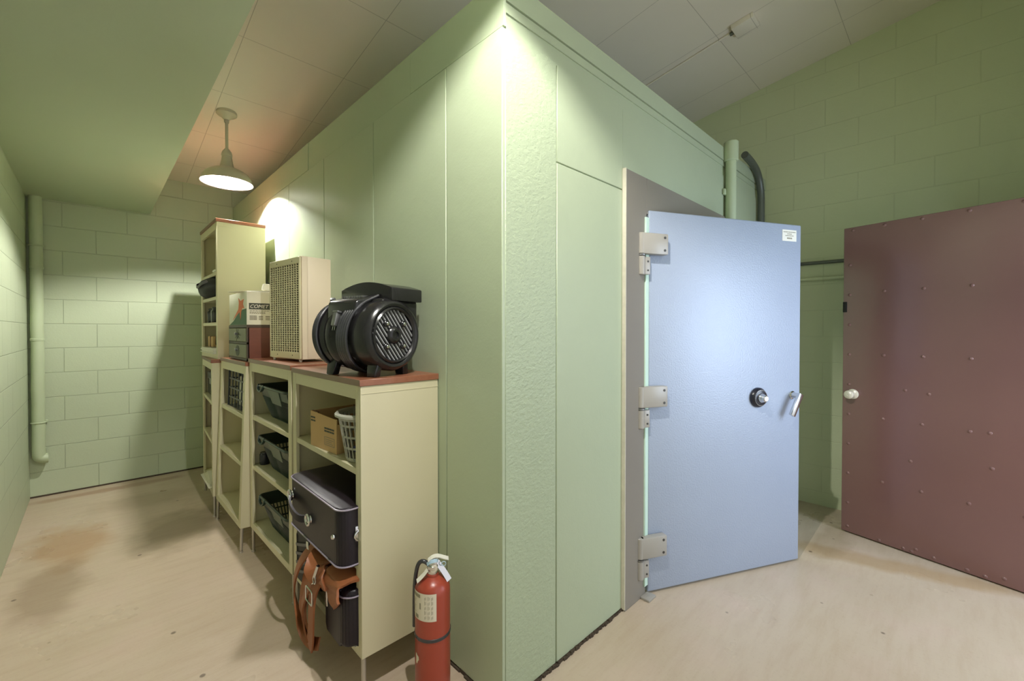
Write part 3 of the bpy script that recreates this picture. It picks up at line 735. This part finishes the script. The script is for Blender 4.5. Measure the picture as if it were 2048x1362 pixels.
b = MB(); b.lathe([(1e-4, .009), (.007, .008), (.010, .003), (.010, 0)], 16, Matrix(((0, 0, -1, -.0005), (1, 0, 0, .055), (0, 1, 0, .110), (0, 0, 0, 1)))); b.build('stud', M['chrome'], SC)
b = MB(); b.box(.055, .085, -.007, .001, .095, .150, .003); b.tube([(.07 + .018 * math.cos(R(a)), -.009, .115 + .018 * math.sin(R(a))) for a in range(0, 360, 24)], .004, 8, close=True); b.build('latch', M['chrome'], SC)

# leather bag with hanging straps
LG = thing('leather_bag', 'crumpled tan leather bag with straps hanging over the bottom shelf of the nearest bookcase', 'bag', (0, 0, 0))
zb = .1875
b = MB(); b.sphere((.80, 1.84, .44), .10, 1.35, 2.5, .62, 40); b.wrinkle(.022, 14, 3); b.wrinkle(.009, 34, 5)
for v in b.bm.verts:
    v.co.z = min(max(v.co.z, .418), .463); v.co.y = min(max(v.co.y, 1.545), 2.22); v.co.x = min(max(v.co.x, .655), 1.018)
b.build('bag_body', M['leather'], LG, ang=80)
b = MB()
b.ribbon([(.72, 1.60, .455), (.648, 1.61, .452), (.622, 1.61, .425), (.628, 1.60, .385), (.634, 1.575, .355)], (0, 1, .15), .13, .010, 3); b.wrinkle(.010, 26, 2); b.build('front_fold', M['leather'], LG, ang=80)
b = MB(); b.ribbon([(.72, 1.78, .460), (.650, 1.77, .455), (.626, 1.745, .43), (.622, 1.71, .40), (.632, 1.69, .365)], (0, 1, .3), .12, .010, 3); b.wrinkle(.009, 24, 6); b.build('front_fold', M['leather'], LG, ang=80)
sx = .636
b = MB(); b.ribbon([(.70, 1.87, .462), (.650, 1.90, .44), (sx, 1.99, .35), (sx, 2.06, .24), (sx, 2.05, .165), (sx, 1.965, .09), (sx, 1.86, .065), (sx + .004, 1.775, .105)], (.25, .9, .35), .046, .007, 3); b.build('strap', M['leather'], LG)
b = MB(); b.ribbon([(.69, 1.72, .45), (.640, 1.75, .41), (.626, 1.84, .32), (.622, 1.91, .22), (.626, 1.915, .15), (.630, 1.855, .075)], (.25, .9, .35), .044, .007, 3); b.build('strap', M['leather'], LG)
b = MB(); b.ribbon([(.66, 1.72, .43), (.622, 1.75, .37), (.614, 1.775, .30), (.612, 1.778, .20), (.618, 1.80, .125), (.626, 1.84, .07)], (0.05, 1, .1), .060, .007, 3); ST = b.build('buckle_strap', M['leather'], LG)
b = MB(); b.ribbon([(.66, 1.96, .30), (.636, 1.945, .22), (.628, 1.91, .15), (.634, 1.86, .085)], (.1, 1, .2), .085, .008, 3); b.wrinkle(.005, 22, 9); b.build('gusset', M['leather'], LG, ang=80)
b = MB(); b.tube([(.604, 1.778 + y, .315 + q) for (y, q) in rrect(-.034, .034, -.028, .028, .008, 3)], .0032, 8, close=True); b.build('buckle', M['chrome'], ST)
b = MB(); b.rod((.612, 1.70, .462), (.604, 1.715, .418), .007, 10); b.tube([(.604, 1.717 + .013 * math.sin(R(a)), .404 + .015 * math.cos(R(a))) for a in range(0, 360, 30)], .003, 6, close=True); b.rod((.604, 1.718, .392), (.606, 1.745, .376), .0034, 8)
b.build('snap_hook', M['chrome'], LG)
CB = thing('camera_bag', 'black vinyl bag with a zip at the bottom of the nearest bookcase', 'bag', (.650, 1.542, zb))
pl = rrect(0, .30, 0, .225, .05, 6)
b = MB(); b.prism(pl, 0, .215, None, .018, 3); b.wrinkle(.003, 14, 8); b.build('body', M['purple'], CB, ang=60)
b = MB(); b.tube([(x + (.0025 if x > .15 else -.0025), y + (.0025 if y > .1 else -.0025), .192) for x, y in pl], .003, 6, close=True); b.build('zip', M['piping'], CB)
b = MB(); b.box(-.014, -.010, .135, .155, .115, .172, .0015); b.tube([(-.012, .145, .174), (-.006, .145, .188)], .003, 6); b.build('zip_pull', M['chrome'], CB)
SB = thing('striped_bag', 'black bag with grey webbing stripes behind the leather straps', 'bag', (.690, 1.985, zb))
b = MB(); b.prism(rrect(0, .30, 0, .235, .04, 5), 0, .225, None, .02, 3); b.wrinkle(.004, 11, 2)
b.build('body', M['black_fabric'], SB, ang=60)
b = MB()
for k in range(4): b.ribbon([(-.004, .03, .215 - .042 * k), (-.006, .12, .185 - .042 * k), (-.004, .20, .160 - .042 * k)], (0, .3, 1), .013, .003, 1)
b.build('webbing', M['stripe_grey'], SB)
b = MB(); b.ribbon([(.629, 1.868, .490), (.6285, 1.866, .474), (.630, 1.864, .460)], (0, 1, 0), .020, .002, 1)
tag(b.build('paper_tag', M['paper']), 'small white tag hanging just below the purple case', 'tag')
b = MB(); b.box(.690, .712, 1.548, 1.585, .1865, .1880)
tag(b.build('paper_scrap', M['paper']), 'white scrap of paper at the bottom front edge of the nearest bookcase', 'paper')

# ---------------------------------------------------------------- shopping baskets
def basket(label, loc, rz):
    t = thing('shopping_basket', label, 'basket', loc, (0, 0, R(rz)), 'dark green shopping baskets')
    L, Wd, Hh = .50, .285, .195; tap = .055
    def ring(zz, off=0):
        k = zz / Hh; e = tap * (1 - k)
        return (e + off, Wd - e - off, e * 1.3 + off, L - e * 1.3 - off)
    def wall(zs0, zs1):
        a = ring(zs0); c = ring(zs1); th = .003
        def quad(p0, p1, q0, q1):
            nrm = (Vector(p1) - Vector(p0)).cross(Vector(q0) - Vector(p0)).normalized() * th
            vs = [Vector(p) for p in (p0, p1, q1, q0)]; vs += [v + nrm for v in vs]
            b._emit(vs, [(0, 1, 2, 3), (7, 6, 5, 4), (0, 4, 5, 1), (1, 5, 6, 2), (2, 6, 7, 3), (3, 7, 4, 0)])
        x0, x1, y0, y1 = a; X0, X1, Y0, Y1 = c
        quad((x0, y0, zs0), (x0, y1, zs0), (X0, Y0, zs1), (X0, Y1, zs1)); quad((x1, y1, zs0), (x1, y0, zs0), (X1, Y1, zs1), (X1, Y0, zs1))
        quad((x1, y0, zs0), (x0, y0, zs0), (X1, Y0, zs1), (X0, Y0, zs1)); quad((x0, y1, zs0), (x1, y1, zs0), (X0, Y1, zs1), (X1, Y1, zs1))
    b = MB(); x0, x1, y0, y1 = ring(0); b.box(x0, x1, y0, y1, 0, .004)
    wall(0, .014); wall(.052, .060); wall(.098, .106); wall(.128, .188)
    for k in range(25):
        s = (k + .5) / 25; a = ring(.008); c = ring(.13)
        for X, Xc in ((a[0], c[0]), (a[1], c[1])): b.rod((X, a[2] + (a[3] - a[2]) * s, .008), (Xc, c[2] + (c[3] - c[2]) * s, .13), .0036, 6)
    for k in range(13):
        s = (k + .5) / 13; a = ring(.008); c = ring(.13)
        for Y, Yc in ((a[2], c[2]), (a[3], c[3])): b.rod((a[0] + (a[1] - a[0]) * s, Y, .008), (c[0] + (c[1] - c[0]) * s, Yc, .13), .0036, 6)
    b.build('body', M['basket_green'], t)
    b = MB(); a = ring(.186); pts = [(x, y, .190) for x, y in rrect(a[0] - .006, a[1] + .006, a[2] - .006, a[3] + .006, .03, 5)]; b.tube(pts, .008, 10, close=True); b.build('rim', M['basket_green'], t)
    for sd in (0, 1):
        k0 = ring(.100); k1 = ring(.184); sg = -1 if sd == 0 else 1; xa, xb = k0[sd], k1[sd]
        b = MB(); b._emit([(xa + sg * .004, L * .30, .100), (xa + sg * .004, L * .62, .100), (xb + sg * .004, L * .66, .184), (xb + sg * .004, L * .26, .184), (xa, L * .30, .100), (xa, L * .62, .100), (xb, L * .66, .184), (xb, L * .26, .184)],
                          [(0, 1, 2, 3), (7, 6, 5, 4), (0, 4, 5, 1), (1, 5, 6, 2), (2, 6, 7, 3), (3, 7, 4, 0)])
        b.build('side_panel', M['basket_panel'], t)
        xr = a[sd] + sg * .006
        b = MB(); b.ribbon([(xr, L * .74, .198), (xr + sg * .010, L * .74, .176), (xr + sg * .012, L * .80, .160), (xr + sg * .010, L * .92, .170), (xr, L * .94, .198)], (1, 0, 0), .014, .010, 2)
        b.build('handle', M['basket_green'], t)
    return t
BK = [('upper dark green shopping basket, in the bookcase under the beige grille box', .850, 2.405), ('dark green shopping basket on the middle level of the bookcase under the grille box', .545, 2.395), ('lowest dark green shopping basket, partly behind the purple case', .190, 2.39)]
pb = None
for lab, zz, y in BK:
    if pb is None: pb = basket(lab, (.712, y, zz + .001), .8); o = pb
    else:
        o = copy_tree(pb); o['label'] = lab; o.location = (.712, y, zz + .001)
b = MB(); b.lathe([(1e-4, 0), (.026, 0), (.028, .004), (.028, .062), (.024, .066), (.024, .074), (1e-4, .074)], 24, Matrix.Translation((.750, 2.955, .546)))
t = b.build('jar', M['dial_black']); tag(t, 'small dark jar left of the middle dark green basket', 'jar')

# ---------------------------------------------------------------- tilting bookcase contents (built in its leaned frame)
def u2(x, y, z): return Matrix.Translation((.628, 3.040, 0)) @ Euler((0, R(2.2), R(.6))).to_matrix().to_4x4() @ Vector((x, y, z))
r2 = (0, R(2.2), R(.6))
CR = thing('crate', 'dark lattice crate on the top shelf of the tilting bookcase', 'crate', u2(.030, .055, .8408), r2)
D, W, Hh = .28, .50, .255
b = MB()
def grid(fn, n, m, w, h):
    for i in range(n + 1): b.box(*fn(w * i / n - .005, w * i / n + .005, 0, h))
    for j in range(m + 1): b.box(*fn(-.005, w + .005, h * j / m - (.005 if j < m else .012), h * j / m + (.005 if j < m else 0)))
grid(lambda a, c, p, q: (0, .006, a, c, max(p, 0), q), 6, 4, W, Hh); grid(lambda a, c, p, q: (D - .006, D, a, c, max(p, 0), q), 7, 4, W, Hh)
grid(lambda a, c, p, q: (a, c, -.005, .001, max(p, 0), q), 4, 4, D, Hh); grid(lambda a, c, p, q: (a, c, W - .001, W + .005, max(p, 0), q), 4, 4, D, Hh)
b.box(0, D, 0, W, 0, .004); b.build('lattice', M['crate'], CR, smooth=False)
b = MB(); b.tube([(x, y, Hh + .002) for x, y in rrect(-.004, D + .004, -.008, W + .008, .012, 3)], .006, 8, close=True); b.build('rim', M['crate'], CR)
o = thing('cream_box', 'pale box inside the dark lattice crate', 'box', u2(.075, .20, .846), r2)
b = MB(); b.box(0, .19, 0, .30, 0, .20, .004); b.build('box', M['carton'], o)
b = MB(); b.box(-.0015, .1915, -.0015, .3015, .165, .2015, .002); b.build('lid', M['label'], o)
b = MB(); pts = [(.045, .07, .540), (.05, .085, .44), (.07, .10, .36), (.08, .10, .26), (.07, .085, .222), (.06, .14, .197), (.09, .24, .197), (.16, .22, .197)]
pts = [u2(x, y - .015, z - (.004 if k == 0 else 0)) for k, (x, y, z) in enumerate([(p[0], p[1], min(p[2], .515)) for p in pts])]
b.tube(pts, .006, 8, 3); tag(b.build('hose', M['black_cord']), 'black hose looped in the bottom of the tilting bookcase', 'hose')

# ---------------------------------------------------------------- far bookcase contents
def u1(x, y, z): return Matrix.Translation((.615, 3.768, 0)) @ Matrix.Rotation(R(-4), 4, 'Z') @ Vector((x, y, z))
r1_ = (0, 0, R(-4))
o = thing('storage_case', 'black storage case on the top shelf of the farthest low bookcase', 'case', u1(.03, .08, .8405), r1_)
b = MB(); b.box(0, .28, 0, .54, 0, .17, .012, 3); b.build('body', M['black_plastic'], o)
b = MB(); b.box(-.003, .283, -.003, .543, .125, .185, .010, 3); b.build('lid', M['crate'], o)
b = MB(); b.box(-.010, .002, .22, .30, .10, .15, .003); b.build('clasp', M['grey_metal'], o)
o = thing('storage_box', 'dark brown box on the middle shelf of the farthest low bookcase', 'box', u1(.045, .10, .5455), r1_)
b = MB(); b.box(0, .26, 0, .50, 0, .19, .004); b.build('box', M['chest_side'], o)
b = MB(); b.box(-.003, .263, -.003, .503, .150, .195, .003); b.build('lid', M['kraft_dk'], o)
b = MB(); b.rod(u1(.022, .30, .5475), u1(.030, .16, .790), .004, 8); tag(b.build('stick', M['paper']), 'thin pale stick leaning in the farthest low bookcase', 'stick')
o = thing('paper_bag', 'white paper bag standing in the bottom of the farthest low bookcase', 'bag', u1(.08, .22, .1865), r1_)
b = MB(); b.prism([(0, 0), (.12, 0), (.12, .26), (0, .26)], 0, .25, None, .006, 2); b.wrinkle(.006, 16, 4)
for v in b.bm.verts: v.co.z = max(v.co.z, 0)
b.build('bag', M['paper'], o, ang=60)
b = MB(); b.ribbon([(.02, .06, .24), (.018, .10, .29), (.018, .16, .29), (.02, .20, .24)], (0, 1, 0), .012, .003, 2); b.build('handle', M['paper'], o)
for k in range(5):
    b = MB(); zz = .1865 + k * .0062; b.box(0, .10, 0, .42 - k * .02, 0, .006, .0005, 1)
    o = b.build('folded_paper', M['paper'] if k % 2 == 0 else M['carton'], loc=u1(-.016 + .004 * k, .10 + .012 * k, zz), rot=(0, 0, R(-4 + random.uniform(-3, 3))))
    tag(o, 'folded white paper in the pile at the front of the lowest shelf, farthest bookcase', 'paper', 'folded papers on the farthest lowest shelf')

# ---------------------------------------------------------------- tall bookcase contents
TX, TY, TZ = .658, 3.80, 1.1535
o = thing('duffel_bag', 'black duffel bag bulging out of the tall bookcase', 'bag', (TX, TY, TZ + .4705))
b = MB(); b.sphere((.085, .32, .076), .115, 1.35, 2.25, .86, 36); b.wrinkle(.012, 16, 6)
for v in b.bm.verts:
    v.co.z = min(max(v.co.z, 0), .157); v.co.y = min(max(v.co.y, .05), .598); v.co.x = max(v.co.x, -.062)
b.build('body', M['black_fabric'], o, ang=60)
b = MB(); b.ribbon([(-.03, .18, .12), (-.066, .20, .10), (-.072, .32, .075), (-.066, .44, .10), (-.03, .46, .12)], (0, 0, 1), .022, .004, 2); b.build('handle', M['stripe_grey'], o)
b = MB(); b.box(0, .10, 0, .09, 0, .014, .002); tag(b.build('small_box', M['paper'], loc=(TX - .004, TY + .055, TZ + .6555)), 'small white box at the front of the tall bookcase upper shelf', 'box')
for k, (x, y, h, r) in enumerate([(.06, .11, .125, .036), (.07, .21, .135, .04), (.05, .32, .115, .035), (.07, .43, .13, .04), (.06, .54, .12, .036)]):
    o = thing('jar', 'dark cloudy jar in the row on the middle shelf of the tall bookcase', 'jar', (TX + x, TY + y, TZ + .2755), group='dark jars in the tall bookcase')
    b = MB(); b.lathe([(1e-4, 0), (r - .004, 0), (r, .006), (r, h * .75), (r * .75, h * .86), (r * .75, h * .9), (1e-4, h * .9)], 22); b.build('body', M['clear'] if k % 2 else M['black_plastic'], o)
    b = MB(); b.cyl(r * .8, h * .88, h, 22, bev=.003); b.build('lid', M['black_plastic'], o)
for k in range(7):
    b = MB(); b.box(-.02, .22, .05, .59 - .01 * k, 0, .0058, .0006, 1)
    o = b.build('paper_stack', M['paper'], loc=(TX + .004 * (k % 3), TY, TZ + .0365 + k * .006), rot=(0, 0, R(random.uniform(-.8, .8))))
    tag(o, 'white paper pad in the pile at the bottom of the tall bookcase', 'paper', 'paper pads in the tall bookcase')
o = thing('brown_bottle', 'cloudy wrapped bundle lying on the paper pads in the tall bookcase', 'bundle', (TX + .04, TY + .07, TZ + .0795))
b = MB(); b.prism(rrect(0, .18, 0, .24, .03, 5), 0, .11, None, .02, 3); b.wrinkle(.01, 15, 7)
for v in b.bm.verts: v.co.z = max(v.co.z, 0)
b.build('wrapping', M['clear'], o, ang=60); o.name = 'wrapped_bundle'
o = thing('wooden_block', 'tan wooden block beside the wrapped bundle in the tall bookcase', 'block', (TX + .03, TY + .36, TZ + .0795))
b = MB(); b.box(0, .16, 0, .20, 0, .085, .006); b.build('block', M['kraft'], o)
b = MB(); b.box(-.002, .162, .08, .11, -.0, .087); b.build('band', M['kraft_dk'], o)

# ---------------------------------------------------------------- fire extinguisher
FE = thing('fire_extinguisher', 'red fire extinguisher with a cream label standing beside the nearest bookcase', 'extinguisher', (.886, 1.330, 0))
r = .0640
va = math.degrees(math.atan2(-1.330, -.886))   # azimuth towards the room
b = MB(); b.lathe([(1e-4, .003), (.050, .003), (.057, 0), (.062, .008), (r, .02), (r, .418), (.0625, .432), (.056, .446), (.044, .458), (.030, .466), (.022, .470), (.022, .478), (1e-4, .478)], 56); b.build('cylinder', M['red'], FE, ang=60)
b = MB(); b.patch(r + .0006, va - 98, va + 12, .338, .436, 24); LBL = b.build('label', M['label'], FE)
b = MB(); b.patch(r + .0011, va - 96, va - 42, .418, .430, 16)
for k in range(7): b.patch(r + .0011, va - 92 + 3 * (k % 2), va - 62 - 4 * (k % 3), .405 - .007 * k, .4065 - .007 * k, 8)
for k in range(3):
    for j in range(5):
        z0_ = .346 + .017 * j; b.patch(r + .0011, va - 26 + 11 * k, va - 24.5 + 11 * k, z0_, z0_ + .010 + .004 * ((j + k) % 2), 1); b.patch(r + .0011, va - 22 + 11 * k, va - 20.8 + 11 * k, z0_ + .002, z0_ + .012, 1)
b.patch(r + .0011, va - 90, va - 76, .343, .352, 6); b.patch(r + .0011, va - 66, va - 50, .343, .356, 6); b.patch(r + .0011, va - 45, va - 40, .378, .400, 4)
b.build('label_print', M['grey_ink'], LBL)
b = MB(); b.lathe([(r, .262), (r + .002, .263), (r + .002, .273), (r, .274)], 56); b.build('band', M['black_cord'], FE)
b = MB(); pp = []
T = Matrix.Rotation(R(va - 58), 4, 'Z')
for k in range(14):
    a = k / 14 * 2 * math.pi; rad = 1 + .3 * math.sin(3 * a + 1); pp.append((r + .0012, math.cos(a) * .009 * rad, .195 + math.sin(a) * .017 * rad))
b._emit([(p[0] - .0012 * abs(p[1]) * 50, p[1], p[2]) for p in pp], [tuple(range(14))], T); b.build('torn_sticker', M['label'], FE)
b = MB(); b.lathe([(.018, .472), (.0185, .476), (.0185, .494), (.021, .497), (.021, .508), (.017, .512), (1e-4, .512)], 20)
ax = Matrix.Rotation(R(va + 90), 4, 'Z')   # local +x = image right as seen from the room
b.box(-.012, .016, -.013, .013, .490, .525, .003, T=ax); VL = b.build('valve', M['chrome'], FE)
b = MB(); b.lathe([(1e-4, .006), (.012, .006), (.014, .003), (.014, 0)], 20, ax @ Matrix(((1, 0, 0, .004), (0, 0, -1, -.013), (0, 1, 0, .500), (0, 0, 0, 1)))); b.build('gauge', M['label'], VL)
b = MB(); b.T = ax; b.ribbon([(-.008, 0, .520), (.012, 0, .522), (.026, -.004, .505), (.048, -.008, .472), (.060, -.010, .450)], (.75, .5, .5), .020, .003, 2); b.build('carry_handle', M['chrome'], FE)
b = MB(); b.T = ax; b.ribbon([(-.016, 0, .526), (.0, 0, .538), (.020, 0, .540), (.046, 0, .530), (.058, 0, .526)], (0, 1, 0), .024, .003, 2); b.build('squeeze_lever', M['white_plastic'], FE)
b = MB(); b.T = ax; b.ribbon([(-.020, -.006, .514), (-.008, -.016, .527), (.012, -.015, .530), (.02, -.006, .524)], (0, .5, 1), .012, .0015, 2); b.tube([(.040 + .008 * math.cos(R(a)), -.014, .515 + .008 * math.sin(R(a))) for a in range(0, 360, 30)], .0015, 6, close=True); b.build('safety_pin', M['blue_plastic'], FE)
b = MB(); b.T = ax; b.tube([(-.012, .002, .508), (-.034, .006, .524), (-.052, .012, .512), (-.061, .020, .470), (-.0655, .026, .42), (-.0665, .028, .36), (-.0665, .028, .27)], .0075, 12, 2); HS = b.build('hose', M['black_cord'], FE)
b = MB(); b.T = ax; b.ribbon([(-.018, -.012, .498), (-.036, -.016, .478), (-.056, -.018, .462)], (0, 1, .2), .024, .0012, 2); b.build('inspection_tag', M['paper'], FE)

# ---------------------------------------------------------------- light, world, camera
def area(name, loc, target, sx, sy, power, col):
    l = bpy.data.lights.new(name, 'AREA'); l.shape = 'RECTANGLE'; l.size = sx; l.size_y = sy; l.energy = power; l.color = col
    o = bpy.data.objects.new(name, l); COL.objects.link(o); o.location = loc
    o.rotation_euler = (Vector(target) - Vector(loc)).to_track_quat('-Z', 'Y').to_euler(); return o
area('doorway_daylight', (2.95, -1.35, 1.55), (2.75, .9, 1.25), 1.0, 1.7, 52, (.66, .80, 1.0))
area('vault_lamp', (2.6, 2.9, 2.40), (2.6, 2.9, 0), .9, .3, 40, (.88, 1.0, .95))
w = bpy.data.worlds.new('World'); S.world = w; w.use_nodes = True
w.node_tree.nodes['Background'].inputs[0].default_value = (.97, .97, 1.0, 1); w.node_tree.nodes['Background'].inputs[1].default_value = .95

cam = bpy.data.cameras.new('Camera'); co = bpy.data.objects.new('Camera', cam); COL.objects.link(co); S.camera = co
cam.sensor_width = 36; cam.lens = 861 / 2048 * 36; cam.clip_start = .02
pitch = .75
co.location = (0, 0, 1.37); co.rotation_euler = (R(90 - pitch), 0, R(-44.2))
# horizon stands 21 px above the middle: part by pitch, the rest by lens shift
cam.shift_y = -(21 - 861 * math.tan(R(pitch))) / 2048
S.view_settings.view_transform = 'Standard'; S.view_settings.look = 'None'; S.view_settings.exposure = 0.08; S.view_settings.gamma = 1
S.view_settings.use_curve_mapping = False
S.cycles.max_bounces = 14; S.cycles.diffuse_bounces = 8; S.cycles.sample_clamp_indirect = 8
